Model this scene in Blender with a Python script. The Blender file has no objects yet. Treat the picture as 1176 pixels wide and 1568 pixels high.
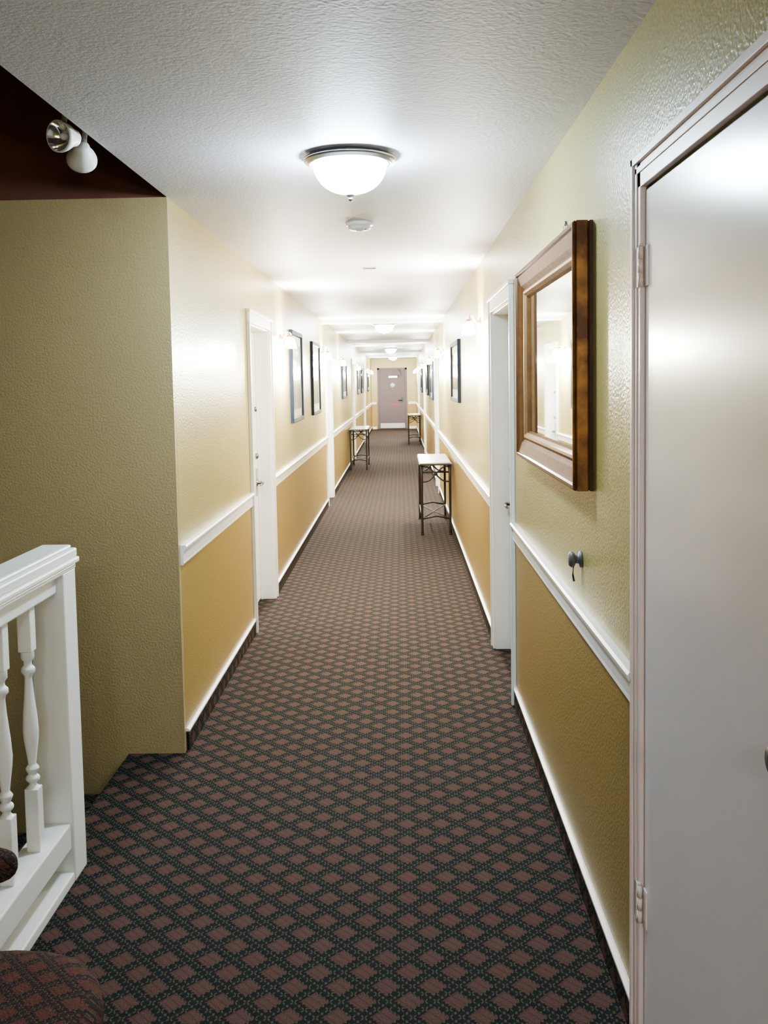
import bpy, bmesh, math, random
from mathutils import Vector, Matrix
random.seed(3)
XL, XR, H, CH = -0.983, 0.562, 1.635, 2.44
YEND = 33.0
sc = bpy.context.scene
C = bpy.context.collection

# ------------------------------------------------------------ materials
def newmat(name):
    m = bpy.data.materials.new(name); m.use_nodes = True
    nt = m.node_tree
    return m, nt, nt.nodes['Principled BSDF']
def N(nt, t, **kw):
    n = nt.nodes.new(t)
    for k, v in kw.items(): setattr(n, k, v)
    return n
def M(nt, op, a, b=None, c=None):
    n = N(nt, 'ShaderNodeMath', operation=op)
    for i, v in enumerate((a, b, c)):
        if v is None: continue
        if isinstance(v, (int, float)): n.inputs[i].default_value = v
        else: nt.links.new(v, n.inputs[i])
    return n.outputs[0]
def mixc(nt, f, a, b):
    n = N(nt, 'ShaderNodeMix', data_type='RGBA')
    if isinstance(f, (int, float)): n.inputs[0].default_value = f
    else: nt.links.new(f, n.inputs[0])
    for i, v in ((6, a), (7, b)):
        if isinstance(v, tuple): n.inputs[i].default_value = (*v, 1)
        else: nt.links.new(v, n.inputs[i])
    return n.outputs[2]
def pos(nt):
    g = N(nt, 'ShaderNodeNewGeometry'); s = N(nt, 'ShaderNodeSeparateXYZ')
    nt.links.new(g.outputs['Position'], s.inputs[0]); return g.outputs['Position'], s.outputs
def bump(nt, b, vec, scale, strength, dist=0.003, detail=2):
    n = N(nt, 'ShaderNodeTexNoise'); n.inputs['Scale'].default_value = scale; n.inputs['Detail'].default_value = detail
    nt.links.new(vec, n.inputs['Vector'])
    bp = N(nt, 'ShaderNodeBump'); bp.inputs['Strength'].default_value = strength; bp.inputs['Distance'].default_value = dist
    nt.links.new(n.outputs['Fac'], bp.inputs['Height']); nt.links.new(bp.outputs[0], b.inputs['Normal'])
    return n.outputs['Fac']
def plain(name, col, rough=0.5, metal=0.0, bs=0, bst=0.3, var=0.0, vs=8, spec=None):
    m, nt, b = newmat(name)
    b.inputs['Base Color'].default_value = (*col, 1)
    b.inputs['Roughness'].default_value = rough; b.inputs['Metallic'].default_value = metal
    if spec is not None: b.inputs['Specular IOR Level'].default_value = spec
    p, s = pos(nt)
    if bs: bump(nt, b, p, bs, bst)
    if var:
        n = N(nt, 'ShaderNodeTexNoise'); n.inputs['Scale'].default_value = vs; n.inputs['Detail'].default_value = 4
        nt.links.new(p, n.inputs['Vector'])
        d = tuple(c * (1 - var) for c in col); l = tuple(min(1, c * (1 + var)) for c in col)
        nt.links.new(mixc(nt, n.outputs['Fac'], d, l), b.inputs['Base Color'])
    return m
def emit(name, col, st):
    m, nt, b = newmat(name)
    b.inputs['Base Color'].default_value = (*col, 1)
    b.inputs['Emission Color'].default_value = (*col, 1); b.inputs['Emission Strength'].default_value = st
    b.inputs['Roughness'].default_value = 0.3
    return m

def wallpaint(name, up, lo):
    m, nt, b = newmat(name)
    p, s = pos(nt)
    f = M(nt, 'GREATER_THAN', s['Z'], 0.88)
    n = N(nt, 'ShaderNodeTexNoise'); n.inputs['Scale'].default_value = 1.3; nt.links.new(p, n.inputs['Vector'])
    c = mixc(nt, f, lo, up)
    v = M(nt, 'MULTIPLY_ADD', n.outputs['Fac'], 0.16, 0.92)
    sc_ = N(nt, 'ShaderNodeVectorMath', operation='SCALE'); nt.links.new(c, sc_.inputs[0]); nt.links.new(v, sc_.inputs['Scale'])
    nt.links.new(sc_.outputs[0], b.inputs['Base Color'])
    b.inputs['Roughness'].default_value = 0.30
    bump(nt, b, p, 110, 0.5, 0.0035, 1.5)
    return m
M_WALL = wallpaint('wall_paint', (0.41, 0.35, 0.135), (0.36, 0.255, 0.080))
M_WALL_SHADE = wallpaint('wall_paint_shade_tint', (0.40, 0.32, 0.175), (0.40, 0.32, 0.175))  # same paint as the hall; olive tone of the light put into the colour
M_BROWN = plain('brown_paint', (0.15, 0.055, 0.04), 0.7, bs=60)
M_CEIL = plain('ceiling_paint', (0.66, 0.65, 0.74), 0.55, bs=90, bst=0.38)
M_WHITE = plain('white_gloss_paint', (0.84, 0.84, 0.84), 0.32, var=0.03)
M_DOOR = plain('door_paint', (0.82, 0.77, 0.80), 0.20, bs=3, bst=0.25, var=0.04, vs=3)
M_PINK = plain('jamb_paint', (0.84, 0.71, 0.68), 0.35)
M_GREYDOOR = plain('grey_door_paint', (0.15, 0.125, 0.145), 0.5, spec=.2)
M_NICKEL = plain('brushed_nickel', (0.50, 0.50, 0.50), 0.28, 1.0)
M_STEEL = plain('dark_steel', (0.22, 0.22, 0.24), 0.35, 1.0)
M_IRON = plain('wrought_iron', (0.035, 0.03, 0.027), 0.5, 0.4, bs=80)
M_GREY = plain('grey_rubber', (0.13, 0.13, 0.14), 0.4)
M_BLACK = plain('dark_rubber', (0.035, 0.035, 0.04), 0.4)
M_MIRROR = plain('mirror_glass', (0.84, 0.89, 0.87), 0.02, 1.0)
M_PLASTIC = plain('white_plastic', (0.75, 0.75, 0.77), 0.4)
M_REFL = plain('lamp_reflector', (0.75, 0.75, 0.78), 0.12, 0.9)
M_RED = plain('red_label', (0.5, 0.05, 0.04), 0.5)
M_MAT = plain('picture_mat', (0.60, 0.62, 0.56), 0.5)
M_FRAME = plain('navy_frame', (0.018, 0.028, 0.048), 0.6, spec=.12)
M_WOOD = plain('walnut', (0.10, 0.04, 0.022), 0.35, var=0.4, vs=20)
M_DOME = emit('frosted_glass_lit', (0.70, 0.89, 1.0), 68)
M_SHADE = emit('sconce_glass_lit', (1.0, 0.95, 0.86), 30)

# bronze frame
M_GOLD, nt, b = newmat('bronze_gold')
p, s = pos(nt)
n = N(nt, 'ShaderNodeTexNoise'); n.inputs['Scale'].default_value = 14; n.inputs['Detail'].default_value = 6
nt.links.new(p, n.inputs['Vector'])
r = N(nt, 'ShaderNodeValToRGB'); nt.links.new(n.outputs['Fac'], r.inputs[0])
r.color_ramp.elements[0].position = .38; r.color_ramp.elements[0].color = (.11, .042, .013, 1)
r.color_ramp.elements[1].position = .68; r.color_ramp.elements[1].color = (.42, .19, .05, 1)
nt.links.new(r.outputs[0], b.inputs['Base Color']); b.inputs['Metallic'].default_value = .3; b.inputs['Roughness'].default_value = .42
M_GOLDL = plain('light_bronze', (0.42, 0.27, 0.15), 0.38, 0.7, var=.3, vs=30)
M_BRONZE = plain('antique_bronze', (0.15, 0.07, 0.028), 0.62, 0.2, var=.5, vs=25, spec=.15)

# print art
M_ART, nt, b = newmat('art_print')
p, s = pos(nt)
n = N(nt, 'ShaderNodeTexNoise'); n.inputs['Scale'].default_value = 5; n.inputs['Detail'].default_value = 5
nt.links.new(p, n.inputs['Vector'])
r = N(nt, 'ShaderNodeValToRGB'); nt.links.new(n.outputs['Fac'], r.inputs[0])
r.color_ramp.elements[0].position = .35; r.color_ramp.elements[0].color = (.10, .13, .15, 1)
r.color_ramp.elements[1].position = .65; r.color_ramp.elements[1].color = (.42, .42, .34, 1)
nt.links.new(r.outputs[0], b.inputs['Base Color']); b.inputs['Roughness'].default_value = .12

# mosaic table top
M_TILE, nt, b = newmat('mosaic_top')
p, s = pos(nt)
v = N(nt, 'ShaderNodeTexVoronoi'); v.inputs['Scale'].default_value = 16; nt.links.new(p, v.inputs['Vector'])
c = mixc(nt, 0.72, v.outputs['Color'], (.28, .34, .32))
nt.links.new(c, b.inputs['Base Color']); b.inputs['Roughness'].default_value = .15

# carpet: staggered woven diamonds on a dark ground with a tweed lattice
def carpet(name, P, dark, red, grn, lite):
    m, nt, b = newmat(name)
    p, s = pos(nt)
    x = M(nt, 'ADD', s['X'], s['Z']); y = s['Y']
    n = N(nt, 'ShaderNodeTexNoise'); n.inputs['Scale'].default_value = 240; n.inputs['Detail'].default_value = 2
    nt.links.new(p, n.inputs['Vector'])
    dx = M(nt, 'PINGPONG', x, P/2); dy = M(nt, 'PINGPONG', y, P/2)
    d1 = M(nt, 'ADD', dx, dy)
    d = M(nt, 'MINIMUM', d1, M(nt, 'SUBTRACT', P, d1))
    dn = M(nt, 'DIVIDE', d, P)
    st = M(nt, 'MULTIPLY', M(nt, 'SINE', M(nt, 'MULTIPLY', M(nt, 'SUBTRACT', x, y), 2*math.pi/(P/7))), .025)
    dn = M(nt, 'ADD', dn, st)
    dn = M(nt, 'ADD', dn, M(nt, 'MULTIPLY_ADD', n.outputs['Fac'], .16, -.08))
    rr = N(nt, 'ShaderNodeMapRange', interpolation_type='SMOOTHSTEP'); rr.inputs[1].default_value = .325; rr.inputs[2].default_value = .275
    nt.links.new(dn, rr.inputs[0])
    band = M(nt, 'SUBTRACT', 1.0, rr.outputs[0])
    kd = 2 * math.pi / (P / 4)
    s1 = M(nt, 'SINE', M(nt, 'MULTIPLY', M(nt, 'ADD', x, y), kd)); s2 = M(nt, 'SINE', M(nt, 'MULTIPLY', M(nt, 'SUBTRACT', x, y), kd))
    w1 = M(nt, 'GREATER_THAN', s1, .78); w2 = M(nt, 'GREATER_THAN', s2, .78)
    k3 = 2 * math.pi / (P / 12)
    b1 = M(nt, 'GREATER_THAN', M(nt, 'SINE', M(nt, 'MULTIPLY', x, k3)), -.2)
    wv = M(nt, 'MULTIPLY', M(nt, 'MAXIMUM', w1, w2), b1)
    wv = M(nt, 'MULTIPLY', wv, band)
    wv = M(nt, 'MULTIPLY', wv, .75)
    c = mixc(nt, band, red, dark)
    c = mixc(nt, M(nt, 'MULTIPLY', M(nt, 'MULTIPLY', w1, rr.outputs[0]), .25), c, dark)
    core = M(nt, 'GREATER_THAN', dn, .42)
    c = mixc(nt, M(nt, 'MULTIPLY', core, .8), c, grn)
    c = mixc(nt, wv, c, lite)
    v = M(nt, 'MULTIPLY_ADD', n.outputs['Fac'], 1.1, .45)
    sc_ = N(nt, 'ShaderNodeVectorMath', operation='SCALE'); nt.links.new(c, sc_.inputs[0]); nt.links.new(v, sc_.inputs['Scale'])
    nt.links.new(sc_.outputs[0], b.inputs['Base Color'])
    b.inputs['Roughness'].default_value = .9; b.inputs['Specular IOR Level'].default_value = .12
    bp = N(nt, 'ShaderNodeBump'); bp.inputs['Strength'].default_value = .6; bp.inputs['Distance'].default_value = .004
    nt.links.new(n.outputs['Fac'], bp.inputs['Height']); nt.links.new(bp.outputs[0], b.inputs['Normal'])
    return m
M_CARPET = carpet('patterned_carpet', 0.126, (.012, .012, .016), (.092, .053, .047), (.013, .018, .018), (.090, .092, .066))
M_UPH = carpet('tapestry_upholstery', 0.07, (.03, .02, .02), (.10, .045, .035), (.04, .028, .025), (.10, .075, .06))

# ------------------------------------------------------------ mesh builder
class Part:
    def __init__(s): s.bm = bmesh.new(); s.mats = []
    def mi(s, m):
        if m not in s.mats: s.mats.append(m)
        return s.mats.index(m)
    def face(s, vs, m, smooth=False):
        try: f = s.bm.faces.new(vs)
        except ValueError: return
        f.material_index = s.mi(m); f.smooth = smooth
    def box(s, x0, x1, y0, y1, z0, z1, m):
        x0, x1 = sorted((x0, x1)); y0, y1 = sorted((y0, y1)); z0, z1 = sorted((z0, z1))
        v = [s.bm.verts.new(c) for c in ((x0,y0,z0),(x1,y0,z0),(x1,y1,z0),(x0,y1,z0),(x0,y0,z1),(x1,y0,z1),(x1,y1,z1),(x0,y1,z1))]
        for f in ((0,3,2,1),(4,5,6,7),(0,1,5,4),(1,2,6,5),(2,3,7,6),(3,0,4,7)):
            s.face([v[i] for i in f], m)
    def lathe(s, prof, c, m, axis=(0,0,1), seg=24, sy=1.0):
        q = Vector(axis).normalized().to_track_quat('Z', 'Y'); c = Vector(c); rings = []
        for r, z in prof:
            if r < 1e-5: rings.append([s.bm.verts.new(c + q @ Vector((0, 0, z)))])
            else: rings.append([s.bm.verts.new(c + q @ Vector((r*math.cos(2*math.pi*i/seg), sy*r*math.sin(2*math.pi*i/seg), z))) for i in range(seg)])
        for a, b_ in zip(rings, rings[1:]):
            for i in range(seg):
                j = (i + 1) % seg
                if len(a) == 1 and len(b_) == 1: break
                if len(a) == 1: s.face([a[0], b_[j], b_[i]], m, True)
                elif len(b_) == 1: s.face([a[i], a[j], b_[0]], m, True)
                else: s.face([a[i], a[j], b_[j], b_[i]], m, True)
    def tube(s, pts, r, m, seg=8):
        pts = [Vector(p) for p in pts]; rings = []
        for i, p in enumerate(pts):
            d = (pts[min(i+1, len(pts)-1)] - pts[max(i-1, 0)]).normalized()
            q = d.to_track_quat('Z', 'Y')
            rr = r[i] if isinstance(r, (list, tuple)) else r
            rings.append([s.bm.verts.new(p + q @ Vector((rr*math.cos(2*math.pi*k/seg), rr*math.sin(2*math.pi*k/seg), 0))) for k in range(seg)])
        for a, b_ in zip(rings, rings[1:]):
            for k in range(seg):
                j = (k + 1) % seg; s.face([a[k], a[j], b_[j], b_[k]], m, True)
        s.face(rings[0][::-1], m); s.face(rings[-1], m)
    def prism(s, poly, axis, a0, a1, m, smooth=False):
        def P(u, v, w): return {'x': (w, u, v), 'y': (u, w, v), 'z': (u, v, w)}[axis]
        A = [s.bm.verts.new(P(u, v, a0)) for u, v in poly]; B = [s.bm.verts.new(P(u, v, a1)) for u, v in poly]
        n_ = len(poly)
        for i in range(n_):
            j = (i+1) % n_; s.face([A[i], A[j], B[j], B[i]], m, smooth)
        s.face(A[::-1], m); s.face(B, m)
    def obj(s, name, bevel=0, parent=None, sub=0):
        bmesh.ops.recalc_face_normals(s.bm, faces=s.bm.faces)
        me = bpy.data.meshes.new(name); s.bm.to_mesh(me); s.bm.free()
        for m in s.mats: me.materials.append(m)
        o = bpy.data.objects.new(name, me); C.objects.link(o)
        if bevel:
            md = o.modifiers.new('bevel', 'BEVEL'); md.width = bevel; md.segments = 2; md.limit_method = 'ANGLE'; md.angle_limit = math.radians(40)
        if sub:
            md = o.modifiers.new('sub', 'SUBSURF'); md.levels = sub; md.render_levels = sub
        if parent: o.parent = parent
        return o
def empty(name):
    e = bpy.data.objects.new(name, None); C.objects.link(e); return e
def wx(side, d):
    return XL + d if side == 'L' else XR - d

# ------------------------------------------------------------ doors list
DL = [(6.12, 7.20), (12.5, 13.55), (19.3, 20.35), (25.5, 26.55)]
DR = [(4.67, 5.77), (13.75, 14.8), (20.6, 21.65), (27.0, 28.05)]
CW = 0.075; DTOP = 2.04
FG = (1.20, 2.237)

def wall(name, side, y0, y1, doors, zt=CH):
    p = Part(); t0, t1 = wx(side, 0), wx(side, -0.15); y = y0
    for a, b_, c in doors:
        p.box(t0, t1, y, a, -0.3, zt, M_WALL)
        p.box(t0, t1, a, b_, c, zt, M_WALL); p.box(t0, t1, a, b_, -0.3, -0.06, M_WALL)
        y = b_
    p.box(t0, t1, y, y1, -0.3, zt, M_WALL)
    return p.obj(name)
wall('wall_left', 'L', 4.14, YEND, [(a+CW, b_-CW, DTOP) for a, b_ in DL])
wall('wall_right', 'R', -3.2, YEND, [(FG[0]+.05, FG[1]-.06, 2.065)] + [(a+CW, b_-CW, DTOP) for a, b_ in DR])

FD = (-0.73, 0.20)
p = Part()
p.box(XL-.15, FD[0]-.02, YEND, YEND+.15, -0.3, CH, M_WALL); p.box(FD[1]+.02, XR+.15, YEND, YEND+.15, -0.3, CH, M_WALL)
p.box(FD[0]-.02, FD[1]+.02, YEND, YEND+.15, 2.10, CH, M_WALL)
p.obj('wall_far')
p = Part(); p.box(-3.35, XR+.15, -3.35, -3.2, -2.9, 3.7, M_WALL); p.obj('wall_back')
p = Part(); p.box(-3.2, XL, 4.10, 4.139, -2.9, CH, M_WALL_SHADE); p.box(-3.2, XL-.15, 4.139, 4.25, -2.9, CH, M_WALL_SHADE); p.obj('wall_stairwell_end')
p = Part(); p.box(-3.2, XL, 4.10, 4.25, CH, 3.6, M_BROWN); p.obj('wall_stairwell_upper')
p = Part(); p.box(-3.35, -3.2, -3.2, 4.25, -2.9, CH, M_WALL_SHADE); p.box(-3.35, -3.2, -3.2, 4.25, CH, 3.7, M_BROWN); p.obj('wall_stairwell_side')
p = Part(); p.box(-1.25, -1.235, -3.2, 3.1, -2.9, -0.31, M_WALL_SHADE); p.obj('wall_stairwell_lower')
p = Part(); p.box(-1.235, XR, -3.2, 4.10, -0.3, 0, M_CARPET); p.box(XL, XR, 4.10, YEND+.15, -0.3, 0, M_CARPET)
for a, b_ in DL: p.box(XL-.15, XL, a+CW, b_-CW, -.05, 0, M_CARPET)
for a, b_ in DR: p.box(XR+.15, XR, a+CW, b_-CW, -.05, 0, M_CARPET)
p.obj('floor')
p = Part(); p.box(-3.2, -1.25, -3.2, 4.10, -3.0, -2.9, M_CARPET); p.obj('floor_lower')
p = Part(); p.box(XL, XR+.15, -3.2, 4.10, CH, 2.76, M_CEIL); p.box(XL-.0, XR+.15, 4.10, YEND+.15, CH, 2.76, M_CEIL)
p.box(XL, XR, 12.1, 12.35, CH-.05, CH, M_CEIL); p.box(XL, XR, 18.2, 18.45, CH-.05, CH, M_CEIL); p.box(XL, XR, 24.5, 24.75, CH-.05, CH, M_CEIL)
p.obj('ceiling')
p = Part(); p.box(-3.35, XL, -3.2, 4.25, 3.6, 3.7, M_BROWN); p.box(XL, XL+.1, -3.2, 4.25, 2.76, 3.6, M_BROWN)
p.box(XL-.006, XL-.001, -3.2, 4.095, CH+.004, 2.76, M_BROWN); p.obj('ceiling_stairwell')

p = Part()
for i in range(6):
    x1 = -1.237 - .28*i; z = -.175*(i+1)
    p.box(x1-.30, x1, 3.13, 4.09, z-.30, z, M_CARPET)
p.obj('staircase', bevel=.012)

# ------------------------------------------------------------ trim
def segs(y0, y1, doors):
    out = []; y = y0
    for a, b_ in doors: out.append((y, a)); y = b_
    out.append((y, y1)); return out
def railprof(side):
    pr = [(0,.84),(.010,.84),(.014,.847),(.012,.857),(.012,.897),(.018,.903),(.026,.911),(.028,.923),(.022,.930),(0,.930)]
    return [(wx(side, d), z) for d, z in pr]
k = 0
for side, ss in (('L', segs(4.135, YEND, DL)), ('R', segs(FG[1], YEND, DR))):
    k += 1; p = Part()
    for a, b_ in ss: p.prism(railprof(side), 'y', a, b_, M_WHITE)
    p.obj('trim_%d' % k)
    p = Part()
    for a, b_ in ss:
        p.box(wx(side, 0), wx(side, .012), a, b_, 0, .086, M_CARPET)
        p.prism([(wx(side, 0), .086), (wx(side, .016), .086), (wx(side, .016), .094), (wx(side, .006), .100), (wx(side, 0), .100)], 'y', a, b_, M_WHITE)
    p.obj('baseboard_left' if side == 'L' else 'baseboard_right')
p = Part()
p.box(XL, FD[0]-.09, YEND-.012, YEND, 0, .09, M_WHITE); p.box(FD[1]+.09, XR, YEND-.012, YEND, 0, .09, M_WHITE)
p.obj('baseboard_far')
p = Part(); p.box(XL, FD[0]-.09, YEND-.03, YEND, .86, .94, M_WHITE); p.box(FD[1]+.09, XR, YEND-.03, YEND, .86, .94, M_WHITE); p.obj('trim_3')

# ------------------------------------------------------------ hall doors
def lever(p, side, y, z, base, dirn):
    s_ = 1 if side == 'L' else -1
    bx = wx(side, base)
    p.lathe([(0, 0), (.028, 0), (.028, .008), (.012, .012), (.011, .045), (0, .045)], (bx, y, z), M_STEEL, axis=(s_, 0, 0), seg=16)
    p.tube([(bx+s_*.042, y, z), (bx+s_*.05, y+dirn*.02, z), (bx+s_*.052, y+dirn*.07, z), (bx+s_*.048, y+dirn*.12, z-.006)], [.010, .010, .009, .008], M_STEEL)
    p.box(bx, bx+s_*.005, y-.03, y+.03, z-.10, z+.11, M_NICKEL)
def halldoor(i, side, a, b_):
    e = empty('door_%d' % i)
    y0, y1 = a+CW, b_-CW
    p = Part()
    p.box(wx(side, -.145), wx(side, -.10), y0+.02, y1-.02, .012, DTOP-.02, M_WHITE)
    p.obj('leaf', bevel=.002, parent=e)
    p = Part()
    p.box(wx(side, -.149), wx(side, .004), y0, y0+.018, 0, DTOP, M_WHITE); p.box(wx(side, -.149), wx(side, .004), y1-.018, y1, 0, DTOP, M_WHITE)
    p.box(wx(side, -.149), wx(side, .004), y0+.018, y1-.018, DTOP-.018, DTOP, M_WHITE)
    p.box(wx(side, -.10), wx(side, -.085), y0+.018, y0+.03, 0, DTOP-.018, M_WHITE); p.box(wx(side, -.10), wx(side, -.085), y1-.03, y1-.018, 0, DTOP-.018, M_WHITE)
    for q0, q1 in ((a, y0+.006), (y1-.006, b_)):
        p.box(wx(side, 0), wx(side, .016), q0, q1, 0, DTOP+.07, M_WHITE)
    p.box(wx(side, .016), wx(side, .024), a, a+.02, 0, DTOP+.07, M_WHITE); p.box(wx(side, .016), wx(side, .024), b_-.02, b_, 0, DTOP+.07, M_WHITE)
    p.box(wx(side, 0), wx(side, .018), a-.004, b_+.004, DTOP-.004, DTOP+.075, M_WHITE)
    p.box(wx(side, 0), wx(side, .030), a-.012, b_+.012, DTOP+.062, DTOP+.082, M_WHITE)
    p.obj('casing', bevel=.003, parent=e)
    p = Part(); s_ = 1 if side == 'L' else -1
    lever(p, side, y1-.09, .90, -.10, -1)
    p.lathe([(0, 0), (.022, 0), (.022, .012), (.010, .02), (0, .02)], (wx(side, -.10), y1-.09, 1.10), M_STEEL, axis=(s_, 0, 0), seg=14)
    p.lathe([(0, 0), (.020, 0), (.018, .014), (0, .016)], (wx(side, -.10), y1-.09, 1.45), M_STEEL, axis=(s_, 0, 0), seg=14)
    p.obj('hardware', parent=e)
n_ = 0
for a, b_ in DL: n_ += 1; halldoor(n_, 'L', a, b_)
for a, b_ in DR: n_ += 1; halldoor(n_, 'R', a, b_)

# foreground door (right)
n_ += 1; e = empty('door_%d' % n_)
y0, y1 = FG[0]+.05, FG[1]-.06
p = Part(); p.box(wx('R', -.040), wx('R', .004), y0+.006, y1-.008, .012, 2.055, M_DOOR); p.obj('leaf', bevel=.003, parent=e)
p = Part()
for q0, q1, o in ((FG[0], y0+.002, 0), (y1-.002, FG[1], 1)):
    p.box(wx('R', 0), wx('R', .014), q0, q1, 0, 2.135, M_PINK)
p.box(wx('R', .014), wx('R', .022), FG[1]-.018, FG[1], 0, 2.135, M_PINK)
p.box(wx('R', .014), wx('R', .017), FG[1]-.040, FG[1]-.024, 0, 2.135, M_PINK)
p.box(wx('R', 0), wx('R', .014), FG[0], FG[1], 2.063, 2.135, M_PINK)
p.box(wx('R', .014), wx('R', .022), FG[0], FG[1], 2.117, 2.135, M_PINK)
p.box(wx('R', .014), wx('R', .017), FG[0], FG[1], 2.095, 2.110, M_PINK)
p.box(wx('R', -.15), wx('R', -.041), y0-.002, y1+.002, 0, 2.065, M_WHITE)
p.obj('casing', bevel=.002, parent=e)
p = Part()
for z in (1.885, .39):
    yh = y1-.004
    p.box(wx('R', .014), wx('R', .017), yh+.004, yh+.032, z-.045, z+.045, M_PINK)
    p.box(wx('R', .004), wx('R', .007), yh-.034, yh-.006, z-.045, z+.045, M_PINK)
    for j in range(3):
        p.lathe([(0, 0), (.0065, .0), (.0065, .028), (0, .028)], (wx('R', .013), yh, z-.045+j*.031), M_PINK, seg=12)
    p.lathe([(0, 0), (.005, .0), (.003, .006), (0, .008)], (wx('R', .013), yh, z+.046), M_PINK, seg=12)
p.obj('hinges', parent=e)
p = Part()
p.lathe([(0, 0), (.030, 0), (.030, .006), (.014, .012), (.012, .03), (.022, .038), (.024, .046), (.018, .053), (0, .055)], (wx('R', .004), 1.290, 1.10), M_STEEL, axis=(-1, 0, 0), seg=24)
p.obj('knob', parent=e)

# far door
n_ += 1; e = empty('door_%d' % n_)
p = Part(); p.box(FD[0]+.02, FD[1]-.02, YEND+.03, YEND+.075, .012, 2.06, M_GREYDOOR); p.box(FD[0]+.04, FD[1]-.04, YEND+.026, YEND+.03, .03, .20, M_NICKEL); p.obj('leaf', parent=e)
p = Part()
for q0, q1 in ((FD[0]-.05, FD[0]+.02), (FD[1]-.02, FD[1]+.05)): p.box(q0, q1, YEND-.02, YEND+.02, 0, 2.12, M_GREYDOOR)
p.box(FD[0]-.05, FD[1]+.05, YEND-.02, YEND+.02, 2.06, 2.12, M_GREYDOOR)
p.obj('casing', bevel=.003, parent=e)
p = Part()
xk = FD[1]-.13
p.box(xk-.04, xk+.04, YEND+.02, YEND+.03, .92, 1.12, M_BLACK)
p.tube([(xk, YEND+.03, 1.0), (xk, YEND-.03, 1.0), (xk-.13, YEND-.03, 1.0)], .014, M_BLACK)
p.box(xk-.33, xk-.12, YEND+.022, YEND+.03, .83, .88, M_RED)
p.box(-.38, -.08, YEND-.04, YEND+.03, 1.78, 1.84, M_NICKEL)
p.tube([(-.1, YEND-.02, 1.82), (.06, YEND-.12, 1.90), (-.02, YEND-.02, 2.08)], .01, M_NICKEL)
p.lathe([(0, 0), (.09, 0), (.09, .01), (0, .01)], (-.25, YEND+.03, 1.52), M_MAT, axis=(0, -1, 0), seg=6)
p.obj('hardware', parent=e)

# ------------------------------------------------------------ mirror
e = empty('wall_mirror')
mY0, mY1, mZ0, mZ1 = 2.77, 4.14, 1.305, 2.09
prof = [(0, .0), (0, .008), (.003, .012), (.0, .016), (.0, .046), (.003, .049), (.001, .053), (.006, .058), (.016, .058), (.020, .050), (.030, .047), (.060, .040), (.075, .030), (.085, .034), (.095, .034), (.105, .022), (.112, .014), (.112, 0)]
p = Part(); rings = []
for w, d in prof:
    rings.append([p.bm.verts.new((wx('R', d), yy, zz)) for yy, zz in ((mY0+w, mZ0+w), (mY1-w, mZ0+w), (mY1-w, mZ1-w), (mY0+w, mZ1-w))])
for i, (a, b_) in enumerate(zip(rings, rings[1:])):
    mm = M_GOLDL if i in (13, 14) else (M_WOOD if i in (0, 1, 5, 8) else (M_GOLD if i < 7 else M_BRONZE))
    for q in range(4):
        j = (q+1) % 4; p.face([a[q], a[j], b_[j], b_[q]], mm)
p.obj('frame', parent=e)
p = Part(); p.box(wx('R', .004), wx('R', .012), mY0+.105, mY1-.105, mZ0+.105, mZ1-.105, M_MIRROR); p.obj('glass', parent=e)
p = Part()
p.lathe([(0, 0), (.008, 0), (.008, .006), (0, .008)], (wx('R', .0), 3.2, 2.15), M_STEEL, axis=(-1, 0, 0), seg=10)
p.tube([(wx('R', .003), 3.0, 2.08), (wx('R', .005), 3.2, 2.15), (wx('R', .003), 3.4, 2.08)], .0015, M_STEEL, seg=5)
p.obj('hanging_wire', parent=e)

# ------------------------------------------------------------ pictures
def picture(side, ya, yb, za, zb):
    p = Part(); f = .045
    A = [(0, .0), (0, .024), (.006, .030), (f-.008, .026), (f, .014)]
    rings = []
    for w, d in A:
        rings.append([p.bm.verts.new((wx(side, d), yy, zz)) for yy, zz in ((ya+w, za+w), (yb-w, za+w), (yb-w, zb-w), (ya+w, zb-w))])
    for a, b_ in zip(rings, rings[1:]):
        for q in range(4):
            j = (q+1) % 4; p.face([a[q], a[j], b_[j], b_[q]], M_FRAME)
    p.box(wx(side, .002), wx(side, .012), ya+f-.006, yb-f+.006, za+f-.006, zb-f+.006, M_MAT)
    m = .12
    p.box(wx(side, .012), wx(side, .014), ya+m, yb-m, za+m, zb-m, M_ART)
    return p.obj('framed_picture')
for a in (('L', 8.5, 9.4, 1.28, 2.12), ('L', 10.5, 11.45, 1.28, 2.10), ('L', 16.0, 17.2, 1.36, 1.98), ('L', 21.8, 23.0, 1.36, 1.98), ('L', 24.0, 25.0, 1.36, 1.98), ('L', 28.5, 29.6, 1.36, 1.98),
          ('R', 8.75, 9.95, 1.43, 2.02), ('R', 15.7, 17.2, 1.32, 1.96), ('R', 18.4, 19.6, 1.36, 1.96), ('R', 23.2, 24.4, 1.36, 1.98)):
    picture(*a)

# ------------------------------------------------------------ ceiling lights
def ceiling_light(x, y):
    e = empty('ceiling_light'); 
    p = Part()
    p.lathe([(0, 0), (.130, 0), (.138, -.003), (.152, -.006), (.163, -.010), (.166, -.016), (.162, -.022), (.154, -.023), (.150, -.029), (.141, -.031), (.136, -.030), (.132, -.020), (0, -.020)], (x, y, CH), M_NICKEL, seg=48)
    p.lathe([(0, -.130), (.010, -.130), (.017, -.135), (.013, -.141), (.006, -.145), (.011, -.150), (.006, -.157), (0, -.159)], (x, y, CH), M_NICKEL, seg=20)
    p.obj('metal_ring', parent=e)
    p = Part()
    pr = [(.131, -.024)] + [(.131*math.cos(t)**.85 if t < 1.57 else 0, -.026-.106*math.sin(t)) for t in [i*math.pi/2/12 for i in range(1, 12)]] + [(0, -.132)]
    p.lathe(pr, (x, y, CH), M_DOME, seg=40)
    p.obj('glass_dome', parent=e)
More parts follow.
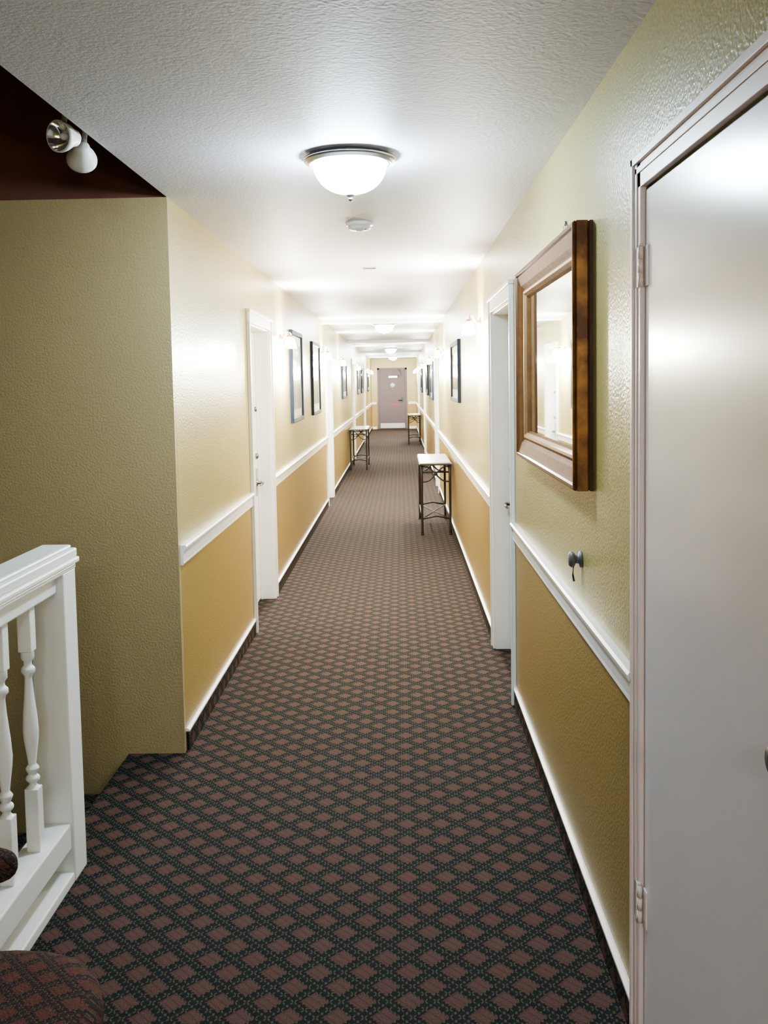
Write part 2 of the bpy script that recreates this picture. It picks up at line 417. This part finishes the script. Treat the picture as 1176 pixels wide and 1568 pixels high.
for y in (3.44, 13.1, 22.5, 29.5, -1.9): ceiling_light(-.165 if y < 10 else -.2, y)

# smoke detector
p = Part()
p.lathe([(0, 0), (.070, 0), (.070, -.012), (.064, -.018), (.060, -.018), (.058, -.030), (.046, -.038), (.020, -.040), (.018, -.043), (0, -.043)], (-.19, 4.85, CH), M_PLASTIC, seg=36)
p.lathe([(0, 0), (.005, 0), (.005, -.003), (0, -.003)], (-.16, 4.82, CH-.038), M_RED, seg=8)
p.obj('smoke_detector')
p = Part()
p.box(-.255, -.145, 6.68, 6.76, CH-.006, CH, M_PLASTIC)
for i in range(5): p.box(-.245, -.155, 6.69+i*.014, 6.696+i*.014, CH-.009, CH-.006, M_STEEL)
p.obj('ceiling_vent')

# ------------------------------------------------------------ sconces (two arms, glass shades opening downwards)
def sconce(side, y, z, power):
    s_ = 1 if side == 'L' else -1
    e = empty('wall_sconce'); p = Part()
    p.lathe([(0, 0), (.045, 0), (.045, .006), (.028, .014), (.018, .024), (0, .028)], (wx(side, 0), y, z-.02), M_GOLDL, axis=(s_, 0, 0), seg=24)
    for sg in (-1, 1):
        pts = [(wx(side, .02 + .065*math.sin(t*1.5)), y+sg*.10*t, z-.02+.06*math.sin(t*math.pi*.8)) for t in [i/8 for i in range(9)]]
        p.tube(pts, .006, M_GOLDL)
        c = pts[-1]
        p.lathe([(0, .004), (.010, .0), (.022, -.014), (.024, -.022), (.0, -.022)], c, M_GOLDL, seg=20)
    p.obj('arms', parent=e)
    p = Part()
    for sg in (-1, 1):
        c = (wx(side, .02 + .065*math.sin(1.5)), y+sg*.10, z-.005)
        p.lathe([(.0, 0), (.020, .0), (.027, -.018), (.031, -.04), (.036, -.065), (.044, -.085), (.041, -.085), (.033, -.065), (.028, -.04), (.022, -.018), (0, -.012)], c, M_SHADE, seg=24)
    p.obj('glass_shades', parent=e)
    l = bpy.data.lights.new('bulb', 'POINT'); l.energy = power; l.color = (1, .93, .79); l.shadow_soft_size = .04
    lo = bpy.data.objects.new('bulb', l); C.objects.link(lo); lo.location = (wx(side, .10), y, z-.14); lo.parent = e
for a in (('L', 7.85, 2.02, 52), ('L', 12.0, 2.02, 52), ('L', 15.2, 2.0, 42), ('L', 21.0, 2.0, 46), ('L', 27.5, 2.0, 50), ('L', 31.0, 2.0, 46),  # last one is an added lamp to brighten the far wall
          ('R', 6.55, 2.04, 52), ('R', 11.9, 2.02, 52), ('R', 15.2, 2.0, 38), ('R', 19.9, 2.0, 46), ('R', 25.5, 2.0, 50), ('R', 30.5, 2.0, 50),
          ('R', -0.6, 2.0, 8), ('R', -2.4, 2.0, 12)):  # this pair is added, unseen behind the camera, to brighten the near ceiling
    sconce(*a)

# ------------------------------------------------------------ console tables
def console(side, ya, yb):
    s_ = 1 if side == 'L' else -1
    D = .345; p = Part(); X = lambda d: wx(side, d)
    p.box(X(.025), X(.025+D), ya, yb, .745, .760, M_IRON)
    p.box(X(.035), X(.015+D), ya+.012, yb-.012, .760, .772, M_TILE)
    x0, x1 = .045, D; q0, q1 = ya+.035, yb-.035
    for d in (x0, x1):
        for yy in (q0, q1):
            p.tube([(X(d), yy, .745), (X(d), yy, .62), (X(d), yy, .30), (X(d), yy, .05), (X(d), yy, .0)], [.015, .014, .013, .013, .016], M_IRON)
            p.lathe([(0, 0), (.018, .0), (.018, .012), (.01, .02), (0, .02)], (X(d), yy, 0), M_IRON, seg=12)
    for yy in (q0, q1):
        p.tube([(X(x0), yy, .17), (X((x0+x1)/2), yy, .20), (X(x1), yy, .17)], .009, M_IRON)
        p.tube([(X(x0), yy, .67), (X(x1), yy, .67)], .009, M_IRON)
        for u0, u1 in ((x0, x1), (x1, x0)):
            p.tube([(X(u0+(u1-u0)*t), yy, .73-.16*t+.03*math.sin(t*6.28)) for t in [i/10 for i in range(11)]], .008, M_IRON)
        p.lathe([(0, -.008), (.02, -.006), (.02, .006), (0, .008)], (X((x0+x1)/2), yy, .65), M_IRON, axis=(0, 1, 0), seg=12)
    for d in (x0, x1):
        p.tube([(X(d), q0, .17), (X(d), q1, .17)], .007, M_IRON)
        for a_, b_ in ((q0, (q0+q1)/2), (q1, (q0+q1)/2)):
            p.tube([(X(d), a_+(b_-a_)*t, .60+.13*t**.5) for t in [i/8 for i in range(9)]], .006, M_IRON)
    p.tube([(X(x0), q0, .17), (X(x1), q1, .17)], .006, M_IRON); p.tube([(X(x1), q0, .17), (X(x0), q1, .17)], .006, M_IRON)
    p.obj('console_table')
console('R', 10.0, 11.25); console('L', 17.6, 18.85); console('R', 24.6, 25.8)

# ------------------------------------------------------------ railing
e = empty('stair_railing')
pc = (-1.158, 3.07)
p = Part()
p.box(-1.215, -1.10, 3.012, 3.128, 0, 1.035, M_WHITE)
p.obj('newel_post', bevel=.006, parent=e)
p = Part()
def hr(w, z0, z1): p.box(pc[0]-w, pc[0]+w, -3.15, 3.128+ (w-.057), z0, z1, M_WHITE)
hr(.060, 1.03, 1.05); hr(.070, 1.05, 1.07); hr(.064, 1.07, 1.10); hr(.050, 1.10, 1.112)
p.box(pc[0]-.035, pc[0]+.035, -3.15, 3.012, .97, 1.03, M_WHITE)
p.obj('handrail', bevel=.006, parent=e)
p = Part()
p.box(pc[0]-.050, pc[0]+.050, -3.15, 3.012, .115, .20, M_WHITE)
p.box(pc[0]-.056, pc[0]+.056, -3.15, 3.012, .0, .035, M_WHITE)
p.obj('bottom_rail', bevel=.005, parent=e)
p = Part()
y = 2.84
while y > -3:
    w = .021
    p.box(pc[0]-w, pc[0]+w, y-w, y+w, .20, .40, M_WHITE)
    p.box(pc[0]-w, pc[0]+w, y-w, y+w, .83, .97, M_WHITE)
    p.lathe([(.020, .40), (.012, .408), (.012, .416), (.021, .424), (.021, .434), (.012, .442), (.017, .452), (.021, .462), (.012, .474), (.015, .50), (.022, .55), (.024, .58), (.021, .63), (.014, .70), (.011, .745), (.013, .755), (.021, .765), (.021, .777), (.012, .786), (.012, .798), (.020, .808), (.020, .83)], (pc[0], y, 0), M_WHITE, seg=20)
    y -= .20
p.obj('balusters', bevel=.003, parent=e)

# ------------------------------------------------------------ spotlights at the ceiling edge
e = empty('emergency_spotlight')
p = Part()
p.box(XL-.03, XL-.007, 3.02, 3.26, 2.50, 2.62, M_PLASTIC)
for yy, hd in ((3.05, (-1.055, 3.04, 2.45)), (3.22, (-1.055, 3.24, 2.43))):
    p.tube([(XL-.02, yy, 2.54), (XL-.05, yy, 2.53), hd], .010, M_PLASTIC)
p.obj('bracket', parent=e, bevel=.003)
p = Part()
for hd, ax in (((-1.045, 3.06, 2.43), (-.40, -.85, -.12)), ((-1.05, 3.21, 2.415), (-.25, .75, -.35))):
    p.lathe([(0, -.045), (.018, -.043), (.026, -.034), (.030, -.015), (.044, .012), (.050, .030), (.050, .040), (.046, .040)], hd, M_PLASTIC, axis=ax, seg=28)
    p.lathe([(.046, .040), (.040, .026), (.024, .008), (.010, .002), (0, .002)], hd, M_REFL, axis=ax, seg=28)
    p.lathe([(0, 0), (.010, .004), (.012, .018), (.006, .028), (0, .030)], hd, M_PLASTIC, axis=ax, seg=12)
p.obj('lamp_heads', parent=e)

# wall door stop
p = Part()
p.lathe([(0, 0), (.026, 0), (.026, .006), (.014, .010), (.013, .020), (.022, .024), (.026, .032), (.020, .040), (0, .042)], (XR, 2.95, 1.07), M_GREY, axis=(-1, 0, 0), seg=28)
p.tube([(XR-.026, 2.95, 1.050), (XR-.028, 2.95, 1.02), (XR-.024, 2.95, 1.0)], .003, M_BLACK)
p.obj('wall_door_stop')

# ------------------------------------------------------------ chair bottom-left
e = empty('armchair')
def pad(name, c, sz, mat, pw=.35):
    p = Part()
    nu, nv = 28, 14; rings = []
    def sp(a, q): return math.copysign(abs(a)**q, a)
    for j in range(nv+1):
        ph = -math.pi/2 + math.pi*j/nv; ring = []
        for i in range(nu):
            th = 2*math.pi*i/nu
            x = sp(math.cos(ph), pw)*sp(math.cos(th), .8); y_ = sp(math.cos(ph), pw)*sp(math.sin(th), .8); z = sp(math.sin(ph), .7)
            ring.append(p.bm.verts.new((c[0]+x*sz[0], c[1]+y_*sz[1], c[2]+z*sz[2])))
        rings.append(ring)
    for a, b_ in zip(rings, rings[1:]):
        for i in range(nu):
            j = (i+1) % nu; p.face([a[i], a[j], b_[j], b_[i]], mat, True)
    bmesh.ops.remove_doubles(p.bm, verts=p.bm.verts, dist=1e-5)
    return p.obj(name, parent=e)
pad('seat', (-.81, 1.60, .43), (.235, .29, .065), M_UPH)
pad('backrest', (-1.05, 1.58, .78), (.030, .25, .26), M_UPH)
pad('arm_pad_1', (-.905, 1.86, .66), (.105, .04, .03), M_UPH)
pad('arm_pad_2', (-.905, 1.31, .66), (.105, .04, .03), M_UPH)
p = Part()
for yy in (1.345, 1.815):
    p.tube([(-.68, yy, .0), (-.675, yy, .2), (-.69, yy, .38)], [.014, .018, .022], M_WOOD)
    p.tube([(-1.065, yy, .0), (-1.03, yy, .3), (-1.04, yy, .75), (-1.07, yy, 1.02)], [.015, .02, .018, .014], M_WOOD)
for yy in (1.31, 1.86):
    p.tube([(-.97, yy-.02*(1 if yy>1.5 else -1), .38), (-.95, yy, .50), (-.95, yy, .635)], .014, M_WOOD)
    p.tube([(-.86, yy, .638), (-1.04, yy, .638)], .013, M_WOOD)
p.box(-1.03, -.67, 1.33, 1.83, .34, .385, M_WOOD)
p.obj('wooden_frame', parent=e)

# ------------------------------------------------------------ world + camera
w = bpy.data.worlds.new('world'); sc.world = w; w.use_nodes = True
w.node_tree.nodes['Background'].inputs[0].default_value = (.5, .55, .6, 1); w.node_tree.nodes['Background'].inputs[1].default_value = .05
cam = bpy.data.cameras.new('camera'); co = bpy.data.objects.new('camera', cam); C.objects.link(co)
cam.sensor_fit = 'HORIZONTAL'; cam.sensor_width = 36; cam.lens = 36*1450/1176; cam.shift_y = -95/1176
cam.clip_start = .05; cam.clip_end = 100
co.matrix_world = Matrix.Translation((0, 0, H)) @ Matrix.Rotation(math.radians(1.02), 4, 'Z') @ Matrix.Rotation(math.radians(90-4.1), 4, 'X') @ Matrix.Rotation(math.radians(-1.0), 4, 'Z')
sc.camera = co
sc.view_settings.view_transform = 'AgX'
sc.view_settings.look = 'AgX - Medium High Contrast'
sc.view_settings.exposure = 1.6
